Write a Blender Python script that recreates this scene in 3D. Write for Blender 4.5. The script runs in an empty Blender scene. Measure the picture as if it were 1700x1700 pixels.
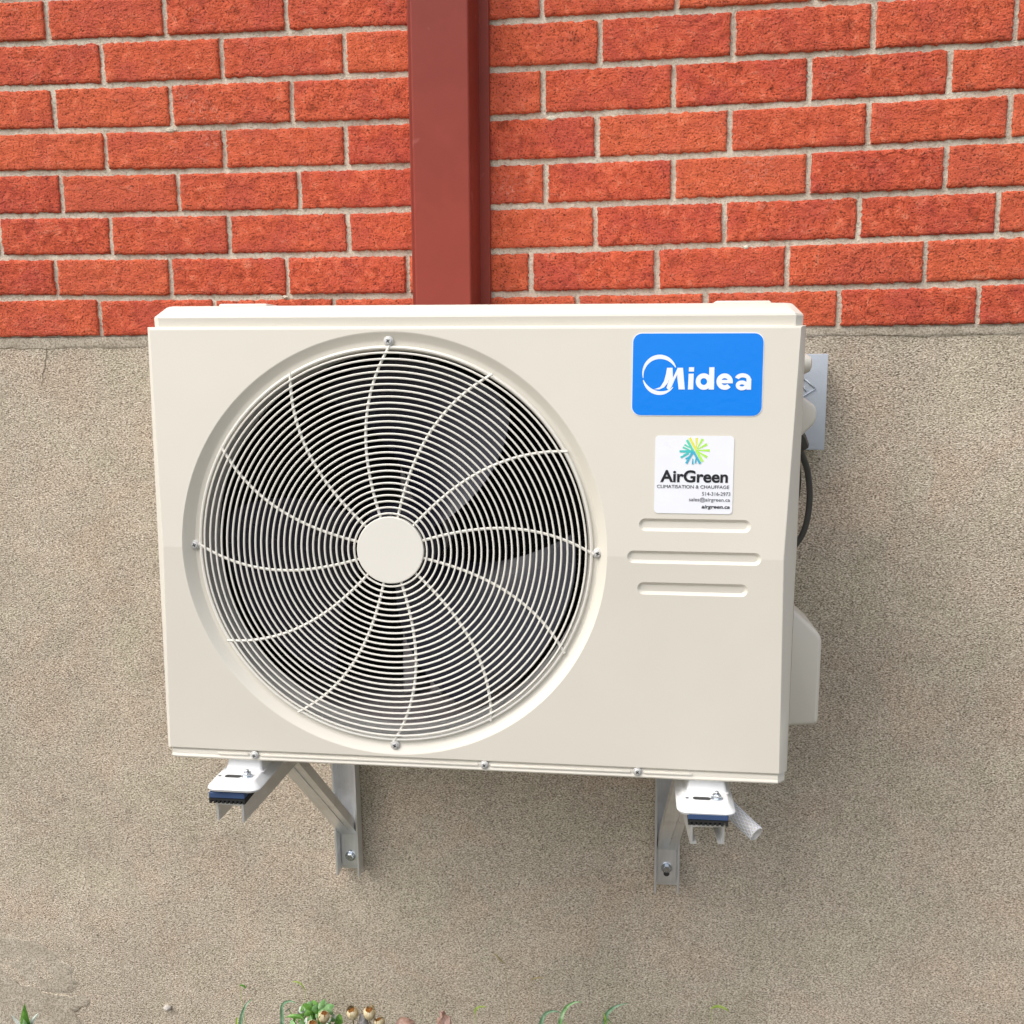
import bpy, bmesh, math, random
from math import sin, cos, pi, radians, atan2, hypot
from mathutils import Vector, Matrix, noise, geometry

random.seed(7)
S = bpy.context.scene
COL = S.collection

# ------------------------------------------------------------------ camera
cam_d = bpy.data.cameras.new('camera')
cam = bpy.data.objects.new('camera', cam_d)
COL.objects.link(cam)
cam.rotation_mode = 'XYZ'
cam.location = (0.27146, -1.63609, 1.25189)
cam.rotation_euler = (1.388265, 0.012964, 0.120517)
cam_d.sensor_fit = 'HORIZONTAL'
cam_d.sensor_width = 36.0
cam_d.lens = 36.0 * 1679.48 / 1700.0
cam_d.clip_start = 0.05
cam_d.clip_end = 800
S.camera = cam

# ------------------------------------------------------------------ world, sun, exposure
SUN_EL, SUN_AZ = radians(54), radians(-52)      # azimuth measured from -Y (towards the camera side), to the left
w = bpy.data.worlds.new('World')
S.world = w
w.use_nodes = True
nt = w.node_tree
nt.nodes.clear()
out = nt.nodes.new('ShaderNodeOutputWorld')
bg = nt.nodes.new('ShaderNodeBackground')
sky = nt.nodes.new('ShaderNodeTexSky')
sky.sky_type = 'NISHITA'
sky.sun_disc = False
sky.sun_elevation = SUN_EL
sky.sun_rotation = pi + SUN_AZ * -1
sky.air_density = 1.0
sky.dust_density = 4.0
hs = nt.nodes.new('ShaderNodeHueSaturation')     # thin cloud: a paler, greyer sky
hs.inputs['Saturation'].default_value = 0.42
nt.links.new(sky.outputs[0], hs.inputs['Color'])
nt.links.new(hs.outputs[0], bg.inputs['Color'])
bg.inputs['Strength'].default_value = 0.15
nt.links.new(bg.outputs[0], out.inputs[0])

sun_d = bpy.data.lights.new('sun', 'SUN')
sun_d.energy = 0.62
sun_d.angle = radians(54)
sun_d.color = (1.0, 0.965, 0.91)
sun = bpy.data.objects.new('sun', sun_d)
COL.objects.link(sun)
sdir = Vector((sin(SUN_AZ) * cos(SUN_EL), -cos(SUN_AZ) * cos(SUN_EL), sin(SUN_EL)))
sun.rotation_euler = sdir.to_track_quat('Z', 'Y').to_euler()
sun.location = sdir * 20

S.view_settings.view_transform = 'Standard'
S.view_settings.look = 'None'
S.view_settings.gamma = 1
S.view_settings.use_curve_mapping = False
S.view_settings.exposure = 0.90
S.render.engine = 'CYCLES'


# ------------------------------------------------------------------ materials
class NT:
    def __init__(s, name):
        s.m = bpy.data.materials.new(name)
        s.m.use_nodes = True
        s.t = s.m.node_tree
        s.t.nodes.clear()
        s.o = s.t.nodes.new('ShaderNodeOutputMaterial')
        s.p = s.t.nodes.new('ShaderNodeBsdfPrincipled')
        s.t.links.new(s.p.outputs[0], s.o.inputs[0])

    def n(s, typ, **kw):
        nd = s.t.nodes.new(typ)
        for k, v in kw.items():
            setattr(nd, k, v)
        return nd

    def l(s, a, b):
        s.t.links.new(a, b)

    def noise(s, scale, detail=4, rough=.55, vec=None, dist=0.0):
        nd = s.n('ShaderNodeTexNoise')
        nd.inputs['Scale'].default_value = scale
        nd.inputs['Detail'].default_value = detail
        nd.inputs['Roughness'].default_value = rough
        nd.inputs['Distortion'].default_value = dist
        if vec is not None:
            s.l(vec, nd.inputs['Vector'])
        return nd.outputs[0]

    def ramp(s, fac, stops, interp='LINEAR'):
        nd = s.n('ShaderNodeValToRGB')
        cr = nd.color_ramp
        cr.interpolation = interp
        while len(cr.elements) < len(stops):
            cr.elements.new(.5)
        for e, (p, c) in zip(cr.elements, stops):
            e.position = p
            e.color = (c[0], c[1], c[2], 1) if not isinstance(c, (int, float)) else (c, c, c, 1)
        s.l(fac, nd.inputs[0])
        return nd.outputs[0]

    def mix(s, fac, a, b, mode='MIX'):
        nd = s.n('ShaderNodeMix', data_type='RGBA', blend_type=mode)
        for sock, v in ((nd.inputs[0], fac), (nd.inputs[6], a), (nd.inputs[7], b)):
            if isinstance(v, (int, float)):
                sock.default_value = v
            elif isinstance(v, tuple):
                sock.default_value = (v[0], v[1], v[2], 1)
            else:
                s.l(v, sock)
        return nd.outputs[2]

    def math(s, op, a, b=0.0):
        nd = s.n('ShaderNodeMath', operation=op)
        for sock, v in zip(nd.inputs, (a, b)):
            if isinstance(v, (int, float)):
                sock.default_value = v
            else:
                s.l(v, sock)
        return nd.outputs[0]

    def bump(s, height, dist, strength=1.0, prev=None):
        nd = s.n('ShaderNodeBump')
        nd.inputs['Distance'].default_value = dist
        nd.inputs['Strength'].default_value = strength
        s.l(height, nd.inputs['Height'])
        if prev is not None:
            s.l(prev, nd.inputs['Normal'])
        return nd.outputs[0]

    def pos(s):
        return s.n('ShaderNodeNewGeometry').outputs['Position']

    def fin(s, color=None, rough=None, normal=None, **kw):
        for sock, v in (('Base Color', color), ('Roughness', rough), ('Normal', normal)):
            if v is None:
                continue
            if isinstance(v, tuple):
                s.p.inputs[sock].default_value = (v[0], v[1], v[2], 1)
            elif isinstance(v, (int, float)):
                s.p.inputs[sock].default_value = v
            else:
                s.l(v, s.p.inputs[sock])
        for k, v in kw.items():
            s.p.inputs[k].default_value = v
        return s.m


def plain(name, col, rough=.5, metal=0.0, bump=0.0, bscale=400, var=0.06, **kw):
    t = NT(name)
    tc = t.n('ShaderNodeTexCoord').outputs['Object']
    nz = t.noise(35, 5, .6, tc)
    k = t.ramp(nz, [(.3, 1 - var), (.7, 1 + var * .5)])
    c = t.mix(1.0, tuple(col), k, 'MULTIPLY')
    nrm = None
    if bump:
        nrm = t.bump(t.noise(bscale, 2, .5, tc), bump)
    r = t.math('ADD', t.math('MULTIPLY', t.noise(60, 3, .5, tc), .16), rough - .08)
    return t.fin(c, r, nrm, Metallic=metal, **kw)


def mat_brick():
    t = NT('fired_red_brick')
    p = t.pos()
    oi = t.n('ShaderNodeObjectInfo').outputs['Random']
    big = t.noise(14, 3, .55, p)
    mid = t.noise(60, 6, .65, p, .6)
    fine = t.noise(330, 3, .65, p)
    c = t.ramp(mid, [(.31, (.260, .040, .018)), (.44, (.545, .086, .039)), (.57, (.695, .128, .060)), (.72, (.815, .240, .138))])
    purple = t.ramp(big, [(.44, 0.0), (.62, 1.0)])
    c = t.mix(t.math('MULTIPLY', purple, .6), c, (.470, .070, .054))
    c = t.mix(t.math('MULTIPLY', oi, .38), c, (.80, .19, .075))
    # streaky pale scuffs from the wire-cut face
    mp = t.n('ShaderNodeMapping')
    mp.inputs['Scale'].default_value = (1.0, 1.0, 2.2)
    mp.inputs['Rotation'].default_value = (0, .5, 0)
    t.l(p, mp.inputs[0])
    sc = t.noise(38, 3, .5, mp.outputs[0], 1.4)
    c = t.mix(t.ramp(sc, [(.62, 0.0), (.74, .34)]), c, (.72, .26, .17))
    salt = t.math('MULTIPLY', t.ramp(t.noise(6, 3, .6, p, .6), [(.62, 0.0), (.74, 1.0)]), t.ramp(t.noise(150, 3, .6, p), [(.50, 0.0), (.72, .32)]))
    c = t.mix(salt, c, (.80, .55, .45))
    pits = t.ramp(fine, [(.35, 1.0), (.45, 0.0)])
    c = t.mix(t.math('MULTIPLY', pits, .85), c, (.085, .018, .011))
    sp = t.noise(900, 2, .6, p)
    c = t.mix(t.math('MULTIPLY', t.ramp(sp, [(.60, 0.0), (.74, 1.0)]), .3), c, (.75, .30, .20))
    n1 = t.bump(sc, .005, .7)
    n2 = t.bump(mid, .004, .75, n1)
    n3 = t.bump(fine, .0034, 1.0, n2)
    return t.fin(c, .9, n3, **{'Specular IOR Level': .25})


def mat_mortar():
    t = NT('pale_mortar')
    p = t.pos()
    c = t.ramp(t.noise(260, 5, .7, p), [(.28, (.34, .28, .20)), (.46, (.68, .605, .48)), (.70, (.84, .77, .63))])
    c = t.mix(t.ramp(t.noise(22, 4, .6, p), [(.42, 0.0), (.7, .45)]), c, (.44, .37, .285))
    n = t.bump(t.noise(130, 4, .6, p), .004, .8)
    n = t.bump(t.noise(520, 3, .65, p), .0016, .9, n)
    return t.fin(c, .95, n, **{'Specular IOR Level': .2})


def mat_concrete():
    t = NT('rough_cast_concrete')
    p = t.pos()
    big = t.noise(2.6, 4, .55, p, .4)
    mid = t.noise(16, 5, .6, p)
    mp = t.n('ShaderNodeMapping')
    mp.inputs['Rotation'].default_value = (.65, -.75, .55)
    mp.inputs['Scale'].default_value = (.66, 1, 1.12)
    t.l(p, mp.inputs[0])
    g1 = t.noise(500, 1.6, .55, mp.outputs[0])
    g2 = t.noise(760, 2, .6, mp.outputs[0])
    c = t.ramp(g1, [(.30, (.062, .050, .037)), (.41, (.320, .266, .203)), (.53, (.500, .430, .340)), (.68, (.800, .722, .610))])
    c = t.mix(t.ramp(g2, [(.35, 0.0), (.7, .35)]), c, (.60, .53, .435))
    c = t.mix(1.0, c, t.ramp(big, [(.32, (.87, .86, .84)), (.52, (1.0, .985, .96)), (.70, (1.09, 1.075, 1.05))]), 'MULTIPLY')
    c = t.mix(1.0, c, t.ramp(mid, [(.3, (.93, .928, .92)), (.7, (1.05, 1.05, 1.05))]), 'MULTIPLY')
    hue = t.noise(7, 4, .6, p, .8)
    c = t.mix(1.0, c, t.ramp(hue, [(.36, (1.03, .985, .965)), (.5, (1.0, 1.0, 1.0)), (.64, (.98, 1.0, .97))]), 'MULTIPLY')
    # pale scuffs
    sc = t.ramp(t.noise(9, 4, .65, p, 1.0), [(.66, 0.0), (.78, .38)])
    c = t.mix(sc, c, (.62, .56, .47))
    # small hole in the concrete: its inner shade painted as one dark spot
    v = t.n('ShaderNodeVectorMath', operation='DISTANCE')
    t.l(p, v.inputs[0])
    v.inputs[1].default_value = (-.738, .004, .1174)
    spot = t.ramp(v.outputs['Value'], [(.0025, 1.0), (.0040, 0.0)])
    c = t.mix(spot, c, (.03, .022, .016))
    n = t.bump(mid, .004, .35)
    n = t.bump(g1, .0024, .9, n)
    n = t.bump(g2, .0009, .6, n)
    return t.fin(c, .95, n, **{'Specular IOR Level': .2})


def mat_parge():
    t = NT('smooth_cement_parging')
    p = t.pos()
    c = t.ramp(t.noise(30, 6, .6, p), [(.3, (.43, .37, .285)), (.55, (.53, .465, .37)), (.8, (.62, .56, .46))])
    c = t.mix(t.ramp(t.noise(340, 3, .65, p), [(.40, .9), (.56, 0.0)]), c, (.25, .205, .15))
    n = t.bump(t.noise(60, 4, .6, p), .003, .5)
    n = t.bump(t.noise(340, 3, .6, p), .0016, .7, n)
    return t.fin(c, .93, n)


def mat_ground():
    t = NT('dry_soil_and_turf')
    p = t.pos()
    a = t.noise(1.4, 5, .6, p)
    c = t.ramp(t.noise(40, 6, .65, p), [(.3, (.055, .042, .028)), (.55, (.115, .090, .060)), (.8, (.20, .165, .12))])
    c = t.mix(t.ramp(a, [(.48, 0.0), (.60, .75)]), c, (.085, .105, .04))
    n = t.bump(t.noise(70, 6, .7, p), .02, .8)
    return t.fin(c, .95, n)


def mat_paint(name, col, rough=.38):
    t = NT(name)
    tc = t.n('ShaderNodeTexCoord').outputs['Object']
    k = t.ramp(t.noise(5, 4, .6, tc), [(.3, (.965, .965, .96)), (.7, (1.0, 1.0, 1.0))])
    c = t.mix(1.0, tuple(col), k, 'MULTIPLY')
    n = t.bump(t.noise(700, 2, .5, tc), .00018, .6)
    n = t.bump(t.noise(9, 2, .5, tc), .004, .12, n)
    r = t.math('ADD', t.math('MULTIPLY', t.noise(14, 4, .6, tc), .14), rough - .07)
    return t.fin(c, r, n)


def mat_pipe():
    t = NT('brown_red_sheet_metal_paint')
    tc = t.n('ShaderNodeTexCoord').outputs['Object']
    c = t.ramp(t.noise(12, 5, .6, tc), [(.3, (.215, .033, .020)), (.7, (.255, .041, .025))])
    c = t.mix(t.ramp(t.noise(26, 3, .5, tc), [(.70, 0.0), (.76, .3)]), c, (.5, .2, .17))
    n = t.bump(t.noise(900, 2, .5, tc), .0003, .5)
    n = t.bump(t.noise(3.5, 2, .5, tc), .01, .12, n)
    return t.fin(c, .48, n, **{'Specular IOR Level': .3})


def mat_alu():
    t = NT('mill_finish_aluminium')
    tc = t.n('ShaderNodeTexCoord').outputs['Object']
    mp = t.n('ShaderNodeMapping')
    mp.inputs['Scale'].default_value = (220, 6, 6)
    t.l(tc, mp.inputs[0])
    st = t.noise(1.0, 4, .6, mp.outputs[0])
    c = t.ramp(st, [(.3, (.80, .81, .82)), (.7, (.90, .91, .92))])
    c = t.mix(t.ramp(t.noise(22, 4, .6, tc), [(.5, 0.0), (.75, .35)]), c, (.50, .48, .45))
    r = t.math('ADD', t.math('MULTIPLY', t.noise(40, 4, .6, tc), .25), .20)
    return t.fin(c, r, t.bump(st, .0004, .4), Metallic=.78)


def mat_hose():
    t = NT('clear_braided_hose')
    t.fin((.92, .89, .86), .22, None, **{'Transmission Weight': .5, 'IOR': 1.3})
    return t.m


def mat_leaf(name, c1, c2, c3):
    t = NT(name)
    tc = t.n('ShaderNodeTexCoord').outputs['Object']
    c = t.ramp(t.noise(70, 4, .6, tc), [(.32, c1), (.52, c2), (.72, c3)])
    n = t.bump(t.noise(190, 3, .6, tc), .001, .5)
    return t.fin(c, .5, n, **{'Subsurface Weight': .0})


def mat_badge():
    t = NT('glossy_blue_sticker')
    tc = t.n('ShaderNodeTexCoord').outputs['Object']
    n = t.bump(t.noise(120, 3, .5, tc), .0006, .35)
    return t.fin((.0, .205, .76), .16, n, **{'Specular IOR Level': .3, 'Coat Weight': .0, 'Coat Roughness': .05})


M = dict(
    brick=mat_brick(), mortar=mat_mortar(), concrete=mat_concrete(), parge=mat_parge(), ground=mat_ground(),
    panel=mat_paint('ivory_powder_coat', (.685, .645, .560)), wire=mat_paint('ivory_wire_coat', (.745, .715, .645), .36),
    pipe=mat_pipe(), alu=mat_alu(), hose=mat_hose(), badge=mat_badge(),
    ink_white=plain('white_print', (.80, .84, .92), .3), sticker=plain('white_sticker_film', (.80, .81, .85), .3, var=.02),
    ink_black=plain('black_print', (.012, .012, .016), .4), ink_grey=plain('grey_print', (.07, .07, .085), .4),
    dark=plain('dark_screw_recess', (.03, .03, .03), .5), screw=plain('zinc_screw', (.60, .59, .57), .45, .35),
    zinc=plain('zinc_bolt', (.60, .64, .68), .25, .95), coil=plain('black_coil_fins', (.003, .003, .0035), .8),
    fan=plain('smoke_grey_fan_plastic', (.019, .019, .034), .26), bracket=plain('motor_bracket_steel', (.30, .27, .275), .5, .0),
    shroud=plain('shaded_ivory_shroud_coat', (.46, .45, .43), .42), pad_blue=plain('blue_rubber', (.035, .070, .165), .6, bump=.0004),  # shroud: ivory casing paint with the shade inside the opening put into its colour
    pad_black=plain('black_rubber', (.012, .012, .012), .7), boxgrey=plain('grey_enclosure_paint', (.46, .50, .55), .4, bump=.0003),
    cable=plain('charcoal_cable_jacket', (.060, .060, .056), .45), cableb=plain('black_insulation', (.010, .010, .011), .6),
    white=mat_paint('white_bracket_coat', (.74, .74, .735), .4),
    teal=plain('teal_print', (.06, .52, .50), .4), mint=plain('mint_print', (.10, .62, .42), .4),
    lime=plain('lime_print', (.42, .80, .09), .4), yellow=plain('yellow_print', (.74, .74, .08), .4), aqua=plain('aqua_print', (.05, .42, .58), .4),
    leaf=mat_leaf('green_leaf', (.055, .15, .016), (.115, .28, .040), (.24, .42, .10)),
    leafpale=mat_leaf('silver_green_leaf', (.11, .26, .07), (.24, .42, .18), (.52, .64, .42)),
    leafwhite=mat_leaf('white_edged_leaf', (.40, .47, .38), (.62, .66, .58), (.75, .76, .70)),
    blade=mat_leaf('blue_green_blade', (.09, .20, .09), (.19, .32, .19), (.36, .46, .34)),
    seed=mat_leaf('foxtail_seed', (.22, .33, .04), (.36, .47, .09), (.50, .58, .20)),
    seedtan=mat_leaf('dry_seed', (.20, .16, .06), (.36, .29, .14), (.5, .42, .24)),
    petal=mat_leaf('dry_cream_petal', (.48, .36, .18), (.66, .55, .34), (.78, .70, .52)),
    core=mat_leaf('rust_flower_centre', (.20, .07, .01), (.36, .15, .025), (.50, .24, .06)),
    stem=mat_leaf('brown_stem', (.07, .05, .03), (.13, .10, .05), (.2, .16, .09)),
    dead=mat_leaf('pinkish_dead_leaf', (.20, .11, .08), (.36, .22, .17), (.48, .33, .27)),
    stone=mat_leaf('grey_stone', (.16, .15, .145), (.26, .25, .24), (.36, .35, .34)),
    chalk=plain('chalky_white_crust', (.50, .46, .41), .9, bump=.001, bscale=300),
)


# ------------------------------------------------------------------ mesh helpers
class MB:
    def __init__(s):
        s.v, s.f, s.sm = [], [], []

    def add(s, vs, fs, smooth=False):
        b = len(s.v)
        s.v += [tuple(v) for v in vs]
        s.f += [tuple(i + b for i in f) for f in fs]
        s.sm += [smooth] * len(fs)
        return s

    def box(s, x0, x1, y0, y1, z0, z1):
        vs = [(x, y, z) for x in (x0, x1) for y in (y0, y1) for z in (z0, z1)]
        return s.add(vs, [(0, 1, 3, 2), (4, 6, 7, 5), (0, 4, 5, 1), (2, 3, 7, 6), (0, 2, 6, 4), (1, 5, 7, 3)])

    def bbox(s, x0, x1, y0, y1, z0, z1, b=.002, seg=2):
        bm = bmesh.new()
        bmesh.ops.create_cube(bm, size=1)
        for v in bm.verts:
            v.co = ((x0 + x1) / 2 + v.co.x * (x1 - x0), (y0 + y1) / 2 + v.co.y * (y1 - y0), (z0 + z1) / 2 + v.co.z * (z1 - z0))
        bmesh.ops.bevel(bm, geom=bm.edges[:], offset=b, segments=seg, affect='EDGES', profile=.5)
        return s.bm(bm)

    def bm(s, bm, smooth=True):
        bm.verts.index_update()
        s.add([v.co[:] for v in bm.verts], [[v.index for v in f.verts] for f in bm.faces], smooth)
        bm.free()
        return s

    def loft(s, rings, closed=True, smooth=True, cap0=False, cap1=False):
        n = len(rings[0])
        vs = [p for r in rings for p in r]
        fs = []
        for i in range(len(rings) - 1):
            for j in range(n if closed else n - 1):
                k = (j + 1) % n
                fs.append((i * n + j, i * n + k, (i + 1) * n + k, (i + 1) * n + j))
        s.add(vs, fs, smooth)
        if cap0:
            s.add(rings[0], [tuple(range(n))[::-1]])
        if cap1:
            s.add(rings[-1], [tuple(range(n))])
        return s

    def lathe(s, prof, origin, axis='Y', n=24, cap0=True, cap1=True, smooth=True):
        """prof: list of (radius, along-axis)."""
        o = Vector(origin)
        if isinstance(axis, str):
            A = Vector({'X': (1, 0, 0), 'Y': (0, 1, 0), 'Z': (0, 0, 1)}[axis])
        else:
            A = Vector(axis).normalized()
        U = A.orthogonal().normalized()
        if isinstance(axis, str) and axis == 'Y':
            U = Vector((1, 0, 0))
        V = A.cross(U)
        rings = [[o + A * h + (U * cos(2 * pi * k / n) + V * sin(2 * pi * k / n)) * r for k in range(n)] for r, h in prof]
        return s.loft(rings, True, smooth, cap0, cap1)

    def tube(s, pts, r, n=8, caps=True, closed=False):
        pts = [Vector(p) for p in pts]
        N = len(pts)
        rad = r if isinstance(r, (list, tuple)) else [r] * N
        rings = []
        up = None
        for i, p in enumerate(pts):
            if closed:
                T = (pts[(i + 1) % N] - pts[i - 1]).normalized()
            else:
                T = (pts[min(i + 1, N - 1)] - pts[max(i - 1, 0)]).normalized()
            if up is None:
                up = T.orthogonal().normalized()
            up = (up - T * up.dot(T)).normalized()
            B = T.cross(up)
            rings.append([p + (up * cos(2 * pi * k / n) + B * sin(2 * pi * k / n)) * rad[i] for k in range(n)])
        if closed:
            rings.append(rings[0])
        return s.loft(rings, True, True, caps and not closed, caps and not closed)

    def prism(s, poly, y0, y1, b=0.0):
        """poly in xz, extruded along y; optional bevel of the front (y0) edge and the upright edges"""
        bm = bmesh.new()
        vs = [bm.verts.new((x, y0, z)) for x, z in poly]
        f = bm.faces.new(vs)
        r = bmesh.ops.extrude_face_region(bm, geom=[f])
        for v in [g for g in r['geom'] if isinstance(g, bmesh.types.BMVert)]:
            v.co.y = y1
        bmesh.ops.recalc_face_normals(bm, faces=bm.faces[:])
        if b:
            bmesh.ops.bevel(bm, geom=bm.edges[:], offset=b, segments=3, affect='EDGES', profile=.5)
        return s.bm(bm, smooth=bool(b))

    def build(s, name, mat, parent=None, off=(0, 0, 0), angle=35, recalc=True):
        me = bpy.data.meshes.new(name)
        o = Vector(off)
        me.from_pydata([Vector(v) - o for v in s.v], [], s.f)
        me.polygons.foreach_set('use_smooth', s.sm)
        me.update()
        bm = bmesh.new()
        bm.from_mesh(me)
        bmesh.ops.remove_doubles(bm, verts=bm.verts[:], dist=1e-6)
        if recalc:
            bmesh.ops.recalc_face_normals(bm, faces=bm.faces[:])
        for e in bm.edges:
            if len(e.link_faces) == 2 and e.calc_face_angle(0) > radians(angle):
                e.smooth = False
        bm.to_mesh(me)
        bm.free()
        me.materials.append(mat)
        ob = bpy.data.objects.new(name, me)
        COL.objects.link(ob)
        if parent is not None:
            ob.parent = parent
        return ob


def empty(name, loc, label=None, cat=None, group=None, kind=None):
    o = bpy.data.objects.new(name, None)
    COL.objects.link(o)
    o.location = loc
    o.empty_display_size = .05
    tag(o, label, cat, group, kind)
    return o


def tag(o, label=None, cat=None, group=None, kind=None):
    kind = kind or ('thing' if label else None)
    for k, v in (('label', label), ('category', cat), ('group', group), ('kind', kind)):
        if v:
            o[k] = v
    return o


def text_mesh(txt, size, bold=0.0, width=1.0, shear=0.0, align='LEFT', spacing=1.0):
    cu = bpy.data.curves.new('lettering', 'FONT')
    cu.body = txt
    cu.size = size
    cu.offset = bold
    cu.shear = shear
    cu.align_x = align
    cu.space_character = spacing
    cu.extrude = .00012
    cu.resolution_u = 6
    ob = bpy.data.objects.new('lettering', cu)
    COL.objects.link(ob)
    bpy.context.view_layer.update()
    me = bpy.data.meshes.new_from_object(ob.evaluated_get(bpy.context.evaluated_depsgraph_get()))
    vs = [v.co.copy() for v in me.vertices]
    fs = [tuple(p.vertices) for p in me.polygons]
    bpy.data.objects.remove(ob)
    bpy.data.curves.remove(cu)
    bpy.data.meshes.remove(me)
    # text plane (x,y) -> panel plane (x,z), facing -y
    return [Vector((v.x * width, -v.z, v.y)) for v in vs], fs


# ------------------------------------------------------------------ ground
g = MB()
N = 40
xs = [-60 + 120 * i / N for i in range(N + 1)]
g.add([(-300, -300, -.12), (300, -300, -.12), (300, .30, -.12), (-300, .30, -.12)], [(0, 1, 2, 3)])
go = g.build('ground', M['ground'])
tag(go, kind='structure')

# ------------------------------------------------------------------ brick wall
bw = empty('brick_wall', (0, .1, 1.243), 'red brick house wall laid in pale mortar above the grey foundation', 'brick wall')
BO = (0, .1, 1.243)
JOINTS = [[-0.673, -0.474, -0.275, -.075, 0.125, 0.326], [-0.585, -0.384, -0.184, .015, 0.213, 0.41, 0.612, 0.81],
          [-0.674, -0.474, -0.273, -.073, 0.126, 0.324, 0.523, 0.723], [-0.591, -0.389, -0.188, .010, 0.209, 0.409, 0.611, 0.811],
          [-0.674, -0.471, -0.268, -.070, 0.129, 0.326, 0.527, 0.726], [-0.593, -0.39, -0.19, .008, 0.206, 0.404, 0.604, 0.804],
          [-0.697, -0.495, -0.295, -0.095, 0.104, 0.302, 0.501, 0.704], [-0.625, -0.423, -0.219, -.021, 0.178, 0.378, 0.581, 0.785]]
BEDS = [[0.0106, 0.0028, 1.7062], [0.0082, -0.0003, 1.6381], [0.0125, 0.0003, 1.5685], [0.0138, -0.0009, 1.5013],
        [0.0105, -0.0011, 1.4354], [0.0112, -0.0006, 1.3677], [0.0103, -0.0024, 1.3007], [0.0, 0.0005, 1.2429]]


def bed(i, x):
    x = max(-.85, min(.87, x))
    if i < 0:
        a, b, c = BEDS[0]
        return a * x * x + b * x + c + .0667 * -i
    a, b, c = BEDS[i]
    return a * x * x + b * x + c


BL, BH, BD = .191, .0565, .09


def brick_mesh(k):
    rnd = random.Random(100 + k)
    nx, nz = 44, 14
    off = Vector((k * 3.1, k * 1.7, 0))
    vs, fs = [], []

    def jit(u, v):
        x = (u - .5) * BL
        z = (v - .5) * BH
        e = min((BL / 2 - abs(x)), (BH / 2 - abs(z)))
        nn = noise.noise(Vector((x * 40, z * 40, 0)) + off)
        n2 = noise.noise(Vector((x * 130, z * 130, 5)) + off)
        n3 = noise.noise(Vector((x * 300, z * 300, 9)) + off)
        y = -.0009 * nn - .0006 * n2 - .0003 * n3
        y += .0015 * max(0, 1 - e / .0018) ** 2
        if e < .001:
            s = .0012 * noise.noise(Vector((x * 60, z * 60, 20)) + off) + .0024 * noise.noise(Vector((x * 260, z * 260, 30)) + off)
            if abs(abs(x) - BL / 2) < 1e-4:
                x += s
            if abs(abs(z) - BH / 2) < 1e-4:
                z += s
        return (x, y, z)
    us = [0, .012] + [.012 + .976 * i / (nx - 2) for i in range(1, nx - 2)] + [.988, 1]
    ws = [0, .045] + [.045 + .91 * i / (nz - 2) for i in range(1, nz - 2)] + [.955, 1]
    for v in ws:
        for u in us:
            vs.append(jit(u, v))
    nu = len(us)
    for j in range(len(ws) - 1):
        for i in range(nu - 1):
            fs.append((j * nu + i, j * nu + i + 1, (j + 1) * nu + i + 1, (j + 1) * nu + i))
    loop = [i for i in range(nu)] + [j * nu + nu - 1 for j in range(1, len(ws))] + \
           [(len(ws) - 1) * nu + i for i in range(nu - 2, -1, -1)] + [j * nu for j in range(len(ws) - 2, 0, -1)]
    b = len(vs)
    for i in loop:
        vs.append((vs[i][0], BD, vs[i][2]))
    n = len(loop)
    for i in range(n):
        fs.append((loop[i], b + i, b + (i + 1) % n, loop[(i + 1) % n]))
    me = bpy.data.meshes.new('brick')
    me.from_pydata(vs, [], fs)
    me.polygons.foreach_set('use_smooth', [True] * len(fs))
    me.update()
    bm = bmesh.new()
    bm.from_mesh(me)
    bmesh.ops.recalc_face_normals(bm, faces=bm.faces[:])
    bm.to_mesh(me)
    bm.free()
    me.materials.append(M['brick'])
    return me


BM = [brick_mesh(k) for k in range(14)]
brick_spots = []
for c in range(-4, 8):
    if c >= 0:
        J = list(JOINTS[c])
    else:
        J = [x + random.uniform(-.002, .002) for x in JOINTS[c % 2]]
    while J[0] > -1.25:
        J.insert(0, J[0] - .2 + random.uniform(-.002, .002))
    while J[-1] < 1.3:
        J.append(J[-1] + .2 + random.uniform(-.002, .002))
    for a, b in zip(J[:-1], J[1:]):
        xc = (a + b) / 2
        zt_, zb_ = bed(c - 1, xc) - .0046, bed(c, xc) + .0046
        if c == 7:
            zb_ = bed(7, xc) + .001
        slope = (bed(c, b) - bed(c, a)) / (b - a)
        brick_spots.append((xc, (zt_ + zb_) / 2, b - a - .0080, zt_ - zb_, slope))
for i, (xc, zc, L, H, sl) in enumerate(brick_spots):
    o = bpy.data.objects.new('brick', random.choice(BM))
    COL.objects.link(o)
    o.parent = bw
    fl = random.random() < .5
    o.location = (xc - BO[0], random.uniform(-.0012, .0012) - BO[1], zc - BO[2])
    o.rotation_euler = (random.uniform(-.008, .008), -atan2(sl, 1) + (pi if fl else 0) + random.uniform(-.002, .002), random.uniform(-.004, .004))
    o.scale = (L / BL * random.uniform(.993, 1.003), 1, H / BH * random.uniform(.985, 1.01))

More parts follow.
